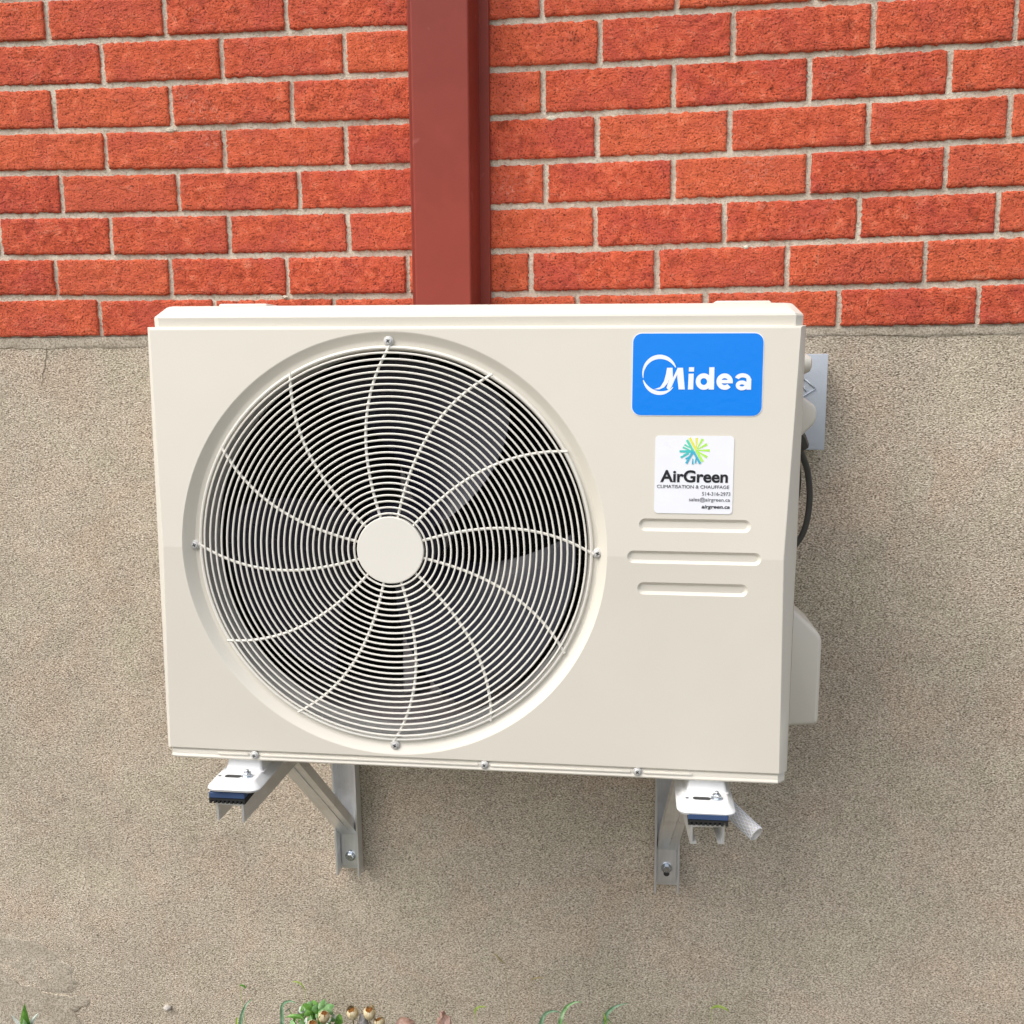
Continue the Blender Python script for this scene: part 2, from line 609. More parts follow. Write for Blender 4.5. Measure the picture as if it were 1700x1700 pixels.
# mortar: one undulating sheet recessed behind the brick faces, with its backing
mm = MB()
nx, nz = 420, 120
x0, x1, z0, z1 = -1.25, 1.3, 1.2425, 1.99
grid = []
for j in range(nz + 1):
    z = z0 + (z1 - z0) * j / nz
    for i in range(nx + 1):
        x = x0 + (x1 - x0) * i / nx
        y = .0046 + .0018 * noise.noise(Vector((x * 28, z * 28, 1))) + .0009 * noise.noise(Vector((x * 90, z * 90, 3)))
        grid.append((x, y, z))
mm.add(grid, [(j * (nx + 1) + i, j * (nx + 1) + i + 1, (j + 1) * (nx + 1) + i + 1, (j + 1) * (nx + 1) + i) for j in range(nz) for i in range(nx)], True)
for (bx, bz, r) in ((.1381, 1.5640, .0055), (-.4767, 1.5680, .0065), (-.30, 1.302, .004), (.437, 1.3655, .004)):   # mortar squeezed out on to the brick
    bm = bmesh.new()
    bmesh.ops.create_icosphere(bm, subdivisions=2, radius=r)
    for v in bm.verts:
        k = 1 + .35 * noise.noise(v.co * 300 + Vector((bx * 50, 0, 0)))
        v.co = Vector((bx, .001, bz)) + Vector((v.co.x * 1.3, v.co.y * .55, v.co.z * .7)) * k
    mm.bm(bm)
mm.build('mortar', M['mortar'], bw, BO, recalc=False)
bk = MB()
bk.box(-1.25, 1.3, .095, .30, 1.2432, 1.99)
bk.build('backing', M['mortar'], bw, BO)

# ------------------------------------------------------------------ foundation wall
fw = empty('foundation_wall', (0, .1, -.2), 'grey-brown rough cast concrete foundation wall below the bricks', 'concrete wall')
FO = (0, .1, -.2)
cm = MB()
nx, nz = 150, 90
x0, x1, z0, z1 = -1.25, 1.3, -.3, 1.2405
grid = []
for j in range(nz + 1):
    z = z0 + (z1 - z0) * j / nz
    for i in range(nx + 1):
        x = x0 + (x1 - x0) * i / nx
        y = .0055 + .0016 * noise.noise(Vector((x * 5, z * 5, 11))) + .0006 * noise.noise(Vector((x * 24, z * 24, 13)))
        grid.append((x, y, z))
b = len(grid)
W1 = nx + 1
cm.add(grid, [(j * W1 + i, j * W1 + i + 1, (j + 1) * W1 + i + 1, (j + 1) * W1 + i) for j in range(nz) for i in range(nx)], True)
cm.box(x0, x1, .02, .30, z0, z1)
cm.build('concrete_face', M['concrete'], fw, FO, recalc=False)

# smoother mortar band just under the lowest bricks, ragged lower edge
mb = MB()
top, bot = [], []
n = 260
for i in range(n + 1):
    x = -1.25 + 2.55 * i / n
    zt_ = bed(7, x) - .0008
    zb_ = 1.2225 + (.005 * (x > .4)) + .0040 * noise.noise(Vector((x * 9, 0, 2))) + .0030 * noise.noise(Vector((x * 60, 0, 2)))
    top.append((zt_, x))
    bot.append((zb_, x))
rings = []
for k, (fr, yy) in enumerate(((0, .0085), (0, .0060), (.10, .0044), (.3, .0036), (.7, .0034), (.95, .0036), (1, .0044), (1, .02))):
    rings.append([(x, yy + .0012 * noise.noise(Vector((x * 50, k * .7, 4))), zt_ + (zb_ - zt_) * (1 - fr) if False else zb_ + (zt_ - zb_) * fr) for (zt_, x), (zb_, _) in zip(top, bot)])
mb.loft(rings, closed=False)
mb.build('mortar_band', M['parge'], fw, FO)


def sheet(outline, y_front, y_back, name, mat, parent, off, n=5):
    """thin irregular slab of render with a rounded broken edge, lying on the wall"""
    m = MB()
    cx = sum(p[0] for p in outline) / len(outline)
    cz = sum(p[1] for p in outline) / len(outline)
    dense = []
    for (a, b_) in zip(outline, outline[1:] + outline[:1]):
        for k in range(n):
            t = k / n
            x, z = a[0] + (b_[0] - a[0]) * t, a[1] + (b_[1] - a[1]) * t
            j = .0055
            dense.append((x + j * noise.noise(Vector((x * 90, z * 90, 1))), z + j * noise.noise(Vector((x * 90, z * 90, 7)))))
    rings = [[(x, y_back, z) for x, z in dense]]
    rings.append([(cx + (x - cx) * .995, y_front + .0004, cz + (z - cz) * .995) for x, z in dense])
    for s_ in (.97, .8, .5, .2):
        rings.append([(cx + (x - cx) * s_, y_front - .0005 * s_ + .0008 * noise.noise(Vector((x * 25 * s_, z * 25, 3))), cz + (z - cz) * s_) for x, z in dense])
    m.loft(rings, True, True, False, True)
    return m.build(name, mat, parent, off)


sheet([(-1.05, .12), (-.93, .110), (-.90, .098), (-.865, .100), (-.845, .085), (-.825, .075), (-.815, .055), (-.79, .046), (-.80, .028), (-.785, .012), (-.80, -.01),
       (-.855, -.012), (-.872, .010), (-.892, .006), (-.915, .038), (-.95, .05), (-1.06, .06)], .0054, .012, 'parging_patch', M['parge'], fw, FO)
sheet([(-1.10, .04), (-.96, .038), (-.925, .012), (-.905, .0), (-.885, .003), (-.868, -.013), (-.82, -.018), (-.79, -.016), (-.775, -.012), (-.768, -.022), (-.775, -.035), (-.80, -.05), (-.79, -.075), (-.76, -.10), (-.78, -.14), (-1.10, -.15)],
      .0049, .012, 'parging_patch', M['parge'], fw, FO)

# hairline crack below the brick at far left
ck = MB()
pts = [(-.7279, .0045, 1.2225), (-.7295, .0045, 1.210), (-.733, .0045, 1.203), (-.734, .0045, 1.192), (-.740, .0045, 1.180), (-.7405, .0045, 1.168), (-.7455, .0045, 1.158)]
ck.tube(pts, [.0005, .0004, .0005, .0004, .0004, .0003, .0002], 5)
ck.build('crack', M['stem'], fw, FO)

# ------------------------------------------------------------------ pipe cover
pc = empty('pipe_cover', (-.02, 0, 1.0), 'tall reddish-brown boxed line cover running up the brick wall behind the unit', 'pipe cover')
PO = (-.02, 0, 1.0)


def ribbon(pts, z0, z1, t=.0012):
    """folded sheet: open polyline in xy extruded along z with thickness"""
    m = MB()
    P = [Vector((a, b_)) for a, b_ in pts]
    nrm = []
    for i in range(len(P)):
        d = (P[min(i + 1, len(P) - 1)] - P[max(i - 1, 0)]).normalized()
        nrm.append(Vector((-d.y, d.x)))
    ring = [(p.x, p.y) for p in P] + [(p.x + q.x * t, p.y + q.y * t) for p, q in zip(reversed(P), reversed(nrm))]
    m.loft([[(x, y, z0) for x, y in ring], [(x, y, z1) for x, y in ring]], True, False, True, True)
    return m


def fillet(pts, r, n=3):
    outp = [pts[0]]
    for a, b_, c in zip(pts[:-2], pts[1:-1], pts[2:]):
        A, B, C = Vector(a), Vector(b_), Vector(c)
        p, q = B + (A - B).normalized() * r, B + (C - B).normalized() * r
        for k in range(n + 1):
            t = k / n
            outp.append(tuple(p * (1 - t) ** 2 + B * 2 * t * (1 - t) + q * t * t))
    return outp + [pts[-1]]


cover = fillet([(-.0725, -.010), (-.0725, -.0115), (-.0660, -.0600), (-.0640, -.0622), (.0200, -.0622), (.0218, -.0605), (.0290, -.0105), (.0290, -.010)], .0012)
ribbon(cover, .95, 2.05).build('cover', M['pipe'], pc, PO, angle=28)
flange = fillet([(-.0815, -.0005), (-.0815, -.0092), (-.0805, -.0105), (-.0720, -.0098), (.0285, -.0098), (.0435, -.0105), (.0445, -.0092), (.0445, -.0005)], .0006)
ribbon(flange, .95, 2.05).build('back_channel', M['pipe'], pc, PO, angle=28)
pc.location.x -= .0066
pc.rotation_euler = (0, .0098, 0)

# ------------------------------------------------------------------ air conditioner
ax = Matrix(((.99992, -.00894, .00902, .06347), (.00857, .99916, .04008, -.42), (-.00937, -.04, .99916, .97475), (0, 0, 0, 1)))
AO = (0, .16, -.29)
ac = empty('air_conditioner', (0, 0, 0), 'ivory outdoor heat pump unit with a round fan grille and a blue brand sticker', 'air conditioner')
ac.matrix_world = ax @ Matrix.Translation(AO)


def rf(z):
    return -.0100 * (1 - min(1, abs(z) / .276))


GX, GZ = -.0956, .001
ZT, ZB = .2735, -.2717


def right_edge(z):
    return .3843 + (.3960 - .3843) * (z / ZT) if z >= 0 else .3843 + (.3912 - .3843) * (z / ZB)


def left_edge(z):
    return -.3910 - .0087 * min(1, abs(z) / .2735)


def build_panel():
    pts, edges = [], []

    def addloop(lp):
        b = len(pts)
        pts.extend(lp)
        n_ = len(lp)
        edges.extend([(b + i, b + (i + 1) % n_) for i in range(n_)])
        return b
    # outer boundary, counter-clockwise seen from the front
    outer = []
    nb = 24
    xl = left_edge(ZB)
    for i in range(nb):
        outer.append((xl + (right_edge(ZB) - xl) * i / nb, ZB))
    for z in [ZB + (0 - ZB) * i / 6 for i in range(6)] + [ZT * i / 6 for i in range(6)]:
        outer.append((right_edge(z), z))
    xr, xl = right_edge(ZT), left_edge(ZT)
    for i in range(nb):
        outer.append((xr + (xl - xr) * i / nb, ZT))
    for z in [ZT * (1 - i / 6) for i in range(6)] + [ZB * i / 6 for i in range(6)]:
        outer.append((left_edge(z), z))
    addloop(outer)
    NC = 160
    R0 = .2705
    circ = [(GX + R0 * cos(2 * pi * k / NC), 0 + R0 * sin(2 * pi * k / NC) + GZ) for k in range(NC)]
    circ[0] = (GX + R0, 0.0)
    circ[NC // 2] = (GX - R0, 0.0)
    cb = addloop(circ)
    slots = []
    for (a, b_, zc) in ((.2125, .3455, .0395), (.1990, .3590, 0.0), (.2120, .3445, -.0390)):
        r = .0078
        lp = []
        for k in range(13):
            t = -pi / 2 + pi * k / 12
            lp.append((b_ - r + r * cos(t), zc + r * sin(t)))
        for k in range(13):
            t = pi / 2 + pi * k / 12
            lp.append((a + r + r * cos(t), zc + r * sin(t)))
        slots.append((addloop(lp), lp, zc))
    # ridge edges at z = 0
    li = min(range(len(outer)), key=lambda i: hypot(outer[i][0] - left_edge(0), outer[i][1]))
    ri = min(range(len(outer)), key=lambda i: hypot(outer[i][0] - right_edge(0), outer[i][1]))
    sb, slp, _ = slots[1]
    se = sb + 6
    sw = sb + 13 + 6
    edges.extend([(li, cb + NC // 2), (cb, sw), (se, ri)])
    v2 = [Vector(p) for p in pts]
    r = geometry.delaunay_2d_cdt(v2, edges, [], 0, 1e-7)
    vv, ff = r[0], r[2]
    m = MB()

    def keep(f):
        c = sum((vv[i] for i in f), Vector((0, 0))) / len(f)
        if hypot(c.x - GX, c.y - GZ) < R0 * .9995:
            return False
        for _, lp, zc in slots:
            a, b_ = min(p[0] for p in lp), max(p[0] for p in lp)
            if abs(c.y - zc) < .0078:
                x = max(a + .0078, min(b_ - .0078, c.x))
                if hypot(c.x - x, c.y - zc) < .00778:
                    return False
        if not (left_edge(c.y) - 1e-5 < c.x < right_edge(c.y) + 1e-5):
            return False
        return True
    m.add([(v.x, rf(v.y), v.y) for v in vv], [tuple(f) for f in ff if keep(f)], False)
    # dish round the fan
    NCL = 160

    def ring(rad, y):
        s_ = max(0., min(1., (rad - .2592) / (R0 - .2592)))      # the floor of the dish is flat
        return [(GX + rad * (c[0] - GX) / R0, rf(c[1]) * s_ - .005 * (1 - s_) + y, GZ + rad * (c[1] - GZ) / R0) for c in circ]
    prof = [(.2705, 0), (.2697, .0004), (.2685, .0014), (.2610, .0085), (.2592, .0098), (.2575, .0102), (.2525, .0103), (.2490, .0104), (.2478, .0114), (.2472, .014)]
    m.loft([ring(*p) for p in prof], True, True)
    # pressed grooves
    for _, lp, zc in slots:
        a, b_ = min(p[0] for p in lp) + .0078, max(p[0] for p in lp) - .0078

        def slot_ring(sc, y):
            o_ = []
            for (x, z) in lp:
                x0_ = max(a, min(b_, x))
                o_.append((x0_ + (x - x0_) * sc, rf(z) + y, zc + (z - zc) * sc))
            return o_
        m.loft([slot_ring(1, 0), slot_ring(.93, .0004), slot_ring(.60, .0028), slot_ring(.50, .0032)], True, True)
        m.add(slot_ring(.50, .0032), [tuple(range(len(lp)))], False)
    # rounded outer edges and the right-hand chamfer
    def oring(k):
        o_ = []
        for (x, z) in outer:
            tx, tz, ty = x, z, rf(z)
            L_, R_ = abs(x - left_edge(z)) < 1e-6, abs(x - right_edge(z)) < 1e-6
            T_, B_ = abs(z - ZT) < 1e-6, abs(z - ZB) < 1e-6
            ph = (0, 30, 60, 90)[min(k, 3)]
            s_, c_ = sin(radians(ph)), 1 - cos(radians(ph))
            if L_:
                fr = (0, .07, .93, 1.0)[min(k, 3)]
                tx = x + (-.4044 - x) * fr
                ty += (.0035 - rf(z)) * (0, .02, .88, 1.0)[min(k, 3)]
            if T_:
                tz += .0038 * s_
            if B_:
                tz -= .0020 * s_
            if R_:
                xo = .4038 - (0.0006 if z < 0 else 0)
                fr = (0, .06, .92, 1.0)[min(k, 3)]
                tx = x + (xo - x) * fr
                ty += (.014 - rf(z)) * (0, .015, .86, 1.0)[min(k, 3)]
            if T_ or B_:
                ty = max(ty, rf(z) + .0042 * c_)
            if k == 4:
                ty = .030
            o_.append((tx, ty, tz))
        return o_
    m.loft([oring(k) for k in range(5)], True, True)
    return m


build_panel().build('front_panel', M['panel'], ac, AO, angle=24)

# casing: folded sheet sides and back behind the panel
cs = MB()
xa, xb, ya, yb = -.4025, .4030, .012, .330
for (p, q) in (((xa, ya), (xa, yb)), ((xb, yb), (xb, ya)), ((xa, yb), (xb, yb))):
    cs.add([(p[0], p[1], -.272), (q[0], q[1], -.272), (q[0], q[1], .2755), (p[0], p[1], .2755)], [(0, 1, 2, 3)])
cs.build('casing', M['panel'], ac, AO)

# lid with its sloping front edge
lid = MB()


def lid_ring(ins, z, yf):
    x = .4005 - ins
    c = .010
    return [(-x + c, yf, z), (x - c, yf, z), (x, yf + c, z), (x, .336 - ins, z), (-x, .336 - ins, z), (-x, yf + c, z)]


lid.loft([lid_ring(.000, .2740, .0062), lid_ring(.000, .2780, .0062), lid_ring(0, .2885, .0052), lid_ring(.0008, .2908, .0060),
          lid_ring(.0098, .3022, .0200), lid_ring(.0120, .3040, .0240), lid_ring(.0200, .3046, .034)], True, True, True, True)
for (xa_, xb_) in ((-.33, -.265), (.300, .368)):
    lid.bbox(xa_, xb_, .05, .20, .3035, .3085, .003, 2)
lid.build('lid', M['panel'], ac, AO, angle=20)

# base pan lip
bp = MB()


def strip_x(xs_, prof, m):
    m.loft([[(x, y, z) for y, z in prof] for x in xs_], True, True, True, True)


prof = [(.0052, -.2738), (.0044, -.2752), (.0030, -.2762), (.0024, -.2780), (.0024, -.2815), (.0016, -.2828), (.0012, -.2845), (.0020, -.2862), (.0040, -.2872), (.20, -.2872), (.33, -.2872), (.33, -.2738)]
rings = []
for x, dy, dz in ((-.4012, .006, .002), (-.3992, .002, .0), (-.390, 0, 0), (0, 0, 0), (.383, 0, 0), (.3905, 0, 0), (.4005, .012, .002)):
    rings.append([(x, y + (dy if y < .1 else 0), z) for y, z in prof])
bp.loft(rings, True, True, True, True)
# raised beads between the screws
for a, b_ in ((-.335, -.2925), (-.276, .0135), (.0295, .2085), (.2245, .285)):
    bp.bbox(a, b_, .0004, .006, -.2806, -.2772, .0012, 2)
bp.build('base_pan', M['panel'], ac, AO, angle=30)


def screw(x, y, z, r=.0062):
    s_ = MB()
    s_.lathe([(r, 0), (r, -.0010), (r * .92, -.0014), (r * .70, -.0016), (r * .69, -.0026), (r * .66, -.0031), (r * .58, -.0035), (r * .2, -.0036)], (x, y, z), 'Y', 20)
    o = s_.build('screw', M['screw'], ac, AO, angle=28)
    h = MB()
    a = random.uniform(0, pi / 2)
    for da in (0, pi / 2):
        d = Vector((cos(a + da), 0, sin(a + da)))
        e = Vector((-sin(a + da), 0, cos(a + da)))
        L_, W_ = r * .40, r * .11
        c = Vector((x, y - .0038 - da * .00003, z))
        h.add([c + d * L_ + e * W_, c - d * L_ + e * W_, c - d * L_ - e * W_, c + d * L_ - e * W_,
               c + d * L_ + e * W_ + Vector((0, .0008, 0)), c - d * L_ + e * W_ + Vector((0, .0008, 0)), c - d * L_ - e * W_ + Vector((0, .0008, 0)), c + d * L_ - e * W_ + Vector((0, .0008, 0))],
              [(0, 1, 2, 3), (0, 4, 5, 1), (1, 5, 6, 2), (2, 6, 7, 3), (3, 7, 4, 0)])
    so = h.build('screw_recess', M['dark'], o, (0, 0, 0))
    so.location = -Vector(AO)
    return o


for (x, z) in ((-.2844, -.2791), (.0214, -.2781), (.2166, -.2781)):
    screw(x, .0016, z, .0056)
SR = .2585
for k in range(4):
    x, z = GX + SR * cos(k * pi / 2), GZ + SR * sin(k * pi / 2)
    screw(x, .0030, z, .0060)

# grille: concentric wires and curved spokes round a flat cap
gr = MB()
gy = lambda z: .002 + rf(z)


def circle(rad, y, n_=144):
    return [(GX + rad * cos(2 * pi * k / n_), y, GZ + rad * sin(2 * pi * k / n_)) for k in range(n_)]


gr.tube(circle(.2508, .0035), .0023, 8, closed=True)
for k in range(4):
    a = k * pi / 2
    d = Vector((cos(a), 0, sin(a)))
    c = Vector((GX, .0035, GZ))
    gr.tube([c + d * .2508, c + d * .2545], .0021, 8)
    gr.lathe([(.0050, .0000), (.0062, -.0004), (.0062, -.0022), (.0050, -.0026)], c + d * SR + Vector((0, .0020, 0)), 'Y', 18)
gro = gr.build('grille', M['wire'], ac, AO)
NR = 27
RH = .0425
dome = lambda r: .0010 - .0060 * (1 - (r / .25) ** 2)
for i in range(NR):
    r = RH + .0040 + (.2445 - RH - .0040) * i / (NR - 1)
    mbx = MB()
    mbx.tube(circle(r, dome(r) - .0006, 128), .00132, 6, closed=True)
    mbx.build('grille_ring', M['wire'], gro).location = -Vector(AO)
for k in range(12):
    a0 = pi / 2 - k * pi / 6
    pts = []
    for j in range(25):
        r = .0405 + (.2535 - .0405) * j / 24
        t = max(0, (r - .044) / (.2508 - .044))
        a = a0 + radians(17) * (1 - t ** 1.67)
        pts.append((GX + r * cos(a), dome(r) + .0016, GZ + r * sin(a)))
    mbx = MB()
    mbx.tube(pts, .00195, 6)
    mbx.build('grille_spoke', M['wire'], gro).location = -Vector(AO)
hc = MB()
hc.lathe([(.0425, .001), (.0425, -.0068), (.0422, -.0074), (.0415, -.0077), (.041, -.0077), (.002, -.0077)], (GX, 0, GZ), 'Y', 64)
hc.build('hub_cap', M['wire'], gro).location = -Vector(AO)

# bell-mouth shroud and the dark inside
sh = MB()
sh.loft([[(GX + r * cos(2 * pi * k / 96), y, GZ + r * sin(2 * pi * k / 96)) for k in range(96)] for r, y in
         ((.2476, .0080), (.2472, .016), (.2462, .024), (.2452, .034), (.2448, .050))], True, True)
sh.build('fan_shroud', M['shroud'], ac, AO)
co = MB()
co.box(-.385, .195, .272, .276, -.262, .262)
for i in range(70):
    z = -.255 + i * .0073
    co.box(-.38, .19, .262, .272, z, z + .0012)
co.box(.195, .198, .050, .272, -.262, .262)
co.box(-.388, -.385, .050, .272, -.262, .262)
co.box(-.388, .198, .050, .272, .262, .266)
co.build('coil', M['coil'], ac, AO)
pan = MB()
pan.box(-.388, .198, .050, .272, -.266, -.252)
pan.build('inner_pan', M['bracket'], ac, AO)
mbk = MB()
for xx in (-.118, -.078):
    mbk.bbox(GX + (xx + .098) - .009, GX + (xx + .098) + .009, .185, .197, -.25, .26, .002, 1)
mbk.lathe([(.05, .13), (.05, .18), (.044, .186)], (GX, 0, GZ), 'Y', 32)
for zz in (-.20, -.12, .10, .19):
    mbk.box(GX - .03, GX + .03, .188, .1945, zz - .008, zz + .008)
mbk.build('motor_bracket', M['bracket'], ac, AO)

fan = MB()
fan.lathe([(.020, .028), (.047, .030), (.052, .036), (.053, .085), (.050, .090)], (GX, 0, GZ), 'Y', 40)
fo = fan.build('fan', M['fan'], ac, AO)


def blade(a_mid):
    m = MB()
    rows = []
    nr, na = 16, 14
    for i in range(nr + 1):
        r = .048 + (.236 - .048) * i / nr
        t = i / nr
        half = radians(30 + 16 * t - 10 * t * t)
        sweep = radians(26) * t
        row = []
        for j in range(na + 1):
            s_ = j / na * 2 - 1
            a = a_mid + sweep * 1.15 + half * s_
            y = .068 + s_ * (.042 - .010 * t) + .006 * (s_ * s_)
            rr = r - (.012 * t * max(0, s_) ** 2) - .010 * t * max(0, -s_) ** 3
            row.append((GX + rr * cos(a), y, GZ + rr * sin(a)))
        rows.append(row)
    m.loft(rows, closed=False)
    back = [[(x, y + .0028, z) for x, y, z in r_] for r_ in rows]
    m.loft(back, closed=False)
    edge = rows[0] + [r_[-1] for r_ in rows[1:]] + rows[-1][-2::-1] + [r_[0] for r_ in rows[-2:0:-1]]
    m.loft([edge, [(x, y + .0028, z) for x, y, z in edge]], True, False)
    return m


for k in range(3):
    blade(radians(56) - k * 2 * pi / 3).build('blade', M['fan'], fo).location = -Vector(AO)

# feet: pressed rails under the pan with a tray that stands out in front
def rrect(x0, x1, y0, y1, r, z, n=5):
    o_ = []
    for cx, cy, a in ((x1 - r, y0 + r, -90), (x1 - r, y1 - r, 0), (x0 + r, y1 - r, 90), (x0 + r, y0 + r, 180)):
        for k in range(n + 1):
            t = radians(a + 90 * k / n)
            o_.append((cx + r * cos(t), cy + r * sin(t), z))
    return o_


for cx, slot_side in ((-.3052, 1), (.3018, 1)):
    f = MB()
    x0, x1, y0, y1 = cx - .036, cx + .036, -.0315, .300
    f.loft([rrect(x0 + .0015, x1 - .0015, y0 + .0015, y1, .012, -.3180), rrect(x0, x1, y0, y1, .013, -.3150), rrect(x0 + .0008, x1 - .0008, y0 + .0008, y1, .0125, -.3132),
            rrect(x0 + .004, x1 - .004, y0 + .0045, y1, .010, -.3112), rrect(x0 + .0075, x1 - .0075, y0 + .0085, y1, .008, -.3058), rrect(x0 + .0088, x1 - .0088, y0 + .010, y1, .007, -.3048),
            rrect(x0 + .0095, x1 - .0095, y0 + .011, y1, .006, -.3046)], True, True, True, True)
    f.loft([rrect(x0 + .010, x1 - .006, .0055, y1, .004, -.3045), rrect(x0 + .013, x1 - .008, .0075, y1, .004, -.3035), rrect(x0 + .0165, x1 - .0115, .0125, y1, .004, -.2880)], True, True, False, True)
    fo_ = f.build('foot', M['white'], ac, AO, angle=40)
    sl = MB()
    sl.add(rrect(cx - .016, cx + .006, -.0150, -.0065, .0038, -.3043), [tuple(range(24))])
    sl.add(rrect(cx - .0250, cx - .0210, -.013, -.0095, .0016, -.3043), [tuple(range(24))])
    sl.build('slot', M['dark'], fo_).location = -Vector(AO)
    bo = MB()
    bo.lathe([(.0075, 0), (.0075, .0012), (.0070, .0014)], (cx + .0135, -.0090, -.3046), 'Z', 24)
    bo.lathe([(.0056, .0012), (.0056, .0052), (.0048, .0058)], (cx + .0135, -.0090, -.3046), 'Z', 6, smooth=False)
    bo.lathe([(.0026, .005), (.0026, .0085), (.0020, .0092)], (cx + .0135, -.0090, -.3046), 'Z', 12)
    bo.build('bolt', M['zinc'], fo_).location = -Vector(AO)

# service valve cover, handle recess cover and port cap on the right side
vc = MB()
vc.prism([(.402, -.286), (.4725, -.279), (.4755, -.274), (.4755, -.152), (.470, -.143), (.436, -.112), (.402, -.092)], .200, .300, .006)
vc.build('valve_cover', M['panel'], ac, AO, angle=60)
hd = MB()
hd.prism([(.400, .122), (.4335, .156), (.4365, .163), (.4365, .1745), (.433, .181), (.400, .203)], .100, .185, .004)
hd.build('handle', M['panel'], ac, AO, angle=60)
kn = MB()
kn.lathe([(.0145, 0), (.0145, .026), (.0135, .034), (.0105, .040), (.005, .0425)], (.402, .200, .2325), 'X', 24)
kn.build('port_cap', M['panel'], ac, AO)

# brand badge
def rounded_plate(x0, x1, z0, z1, r, y0, t, shear=0.0):
    m = MB()
    lp = []
    for cx, cz, a in ((x1 - r, z0 + r, -90), (x1 - r, z1 - r, 0), (x0 + r, z1 - r, 90), (x0 + r, z0 + r, 180)):
        for k in range(9):
            q = radians(a + 90 * k / 8)
            lp.append((cx + r * cos(q), cz + r * sin(q)))
    m.loft([[(x, rf(z) + y0, z) for x, z in lp], [(x, rf(z) + y0 - t, z) for x, z in lp]], True, False, False, True)
    return m


SX, SZ = (.3535 - .2018) / 918., (.2677 - .1714) / 575.
bdg = rounded_plate(.2018, .3535, .1714, .2677, .0105, -.0002, .0006)
bo = bdg.build('brand_badge', M['badge'], ac, AO)
rounded_plate(.2010, .3543, .1706, .2685, .0112, -.0001, .0004).build('badge_border', M['ink_white'], bo).location = -Vector(AO)
lay = [0]


def P(u, v):           # badge drawing units to panel coordinates
    return (.2018 + (u - 135 + (v - 225) * .024) * SX, .2677 - (v - 225) * SZ)


def flat(m, poly, y0=-.00085):
    lay[0] += 1
    pts_ = [P(*p) for p in poly]
    yy = y0 - .00003 * lay[0]
    m.add([(x, rf(z) + yy, z) for x, z in pts_], [tuple(range(len(pts_)))])


def stroke(m, pts_, wd, y0=-.00085, T=P):
    lay[0] += 1
    yy = y0 - .00003 * lay[0]
    wl = wd if isinstance(wd, (list, tuple)) else [wd] * len(pts_)
    L_, R_ = [], []
    for i, p in enumerate(pts_):
        a, b_ = Vector(pts_[max(i - 1, 0)]), Vector(pts_[min(i + 1, len(pts_) - 1)])
        d = (b_ - a).normalized()
        nn = Vector((-d.y, d.x)) * wl[i] / 2
        L_.append(T(*(Vector(p) + nn)))
        R_.append(T(*(Vector(p) - nn)))
    k = len(pts_)
    m.add([(x, rf(z) + yy, z) for x, z in L_ + R_], [(i, i + 1, k + i + 1, k + i) for i in range(k - 1)])


def arc(cx, cy, rx, ry, a0, a1, n_=28):
    return [(cx + rx * cos(radians(a0 + (a1 - a0) * i / n_)), cy - ry * sin(radians(a0 + (a1 - a0) * i / n_))) for i in range(n_ + 1)]


lm = MB()
pts_ = arc(324, 515, 122, 127, 24, 190, 40)
stroke(lm, pts_, [4 + 26 * sin(pi * (i / 40) ** .8) ** 1.0 for i in range(41)])
pts_ = arc(324, 515, 124, 128, 196, 318, 32)
stroke(lm, pts_, [4 + 24 * sin(pi * (i / 32) ** .9) for i in range(33)])
flat(lm, [(280, 617), (325, 601), (352, 560), (366, 510), (374, 465), (400, 465), (398, 520), (380, 570), (352, 603), (318, 617)])
flat(lm, [(386, 465), (413, 465), (416, 540), (404, 600), (384, 622), (370, 606), (388, 550)])
flat(lm, [(450, 465), (472, 465), (430, 545), (405, 602), (384, 622), (398, 570), (416, 535)])
flat(lm, [(448, 465), (487, 465), (500, 617), (456, 617), (446, 530)])
flat(lm, [(527, 506), (563, 506), (559, 617), (522, 617)])
flat(lm, [(529, 461), (566, 461), (565, 491), (528, 491)])
stroke(lm, arc(634, 561, 40, 41, 0, 360, 40), 34)
flat(lm, [(673, 461), (709, 461), (706, 617), (668, 617)])
stroke(lm, arc(781, 561, 41, 41, 0, 318, 40), 33)
flat(lm, [(748, 549), (838, 549), (838, 573), (748, 573)])
stroke(lm, arc(908, 545, 42, 28, 165, 0, 24), 29)
flat(lm, [(934, 540), (968, 540), (966, 617), (934, 617)])
stroke(lm, arc(902, 587, 30, 21, 0, 360, 30), 27)
lm.build('lettering', M['ink_white'], bo).location = -Vector(AO)

# installer's sticker
st = rounded_plate(.2303, .3230, .0541, .1472, .0045, -.0002, .0005)
so = st.build('sticker', M['sticker'], ac, AO)
K = (.3230 - .2303) / 557.          # drawing units: zoomed photo pixels of the sticker


def Q(u, v):
    return (.2303 + (u - 286 + (v - 945) * .0185) * K, .1472 - (v - 945) * (.0931 / 545.))


def logo_bar(parts_, mat):
    m = MB()
    for pts_, wd in parts_:
        stroke(m, pts_, wd, -.0008, Q)
    m.build('logo', M[mat], so).location = -Vector(AO)


lay[0] = 0
cx, cy, R_ = 567, 1045, 102


def rad(a, r0, r1):
    return [(cx + 8 + r0 * cos(radians(a)), cy - r0 * sin(radians(a))), (cx + 8 + r1 * cos(radians(a)), cy - r1 * sin(radians(a)))]


def rad2(a, r0, r1, o=-14):
    return [(cx + o + r0 * cos(radians(a)), cy + 8 - r0 * sin(radians(a))), (cx + o + r1 * cos(radians(a)), cy + 8 - r1 * sin(radians(a)))]


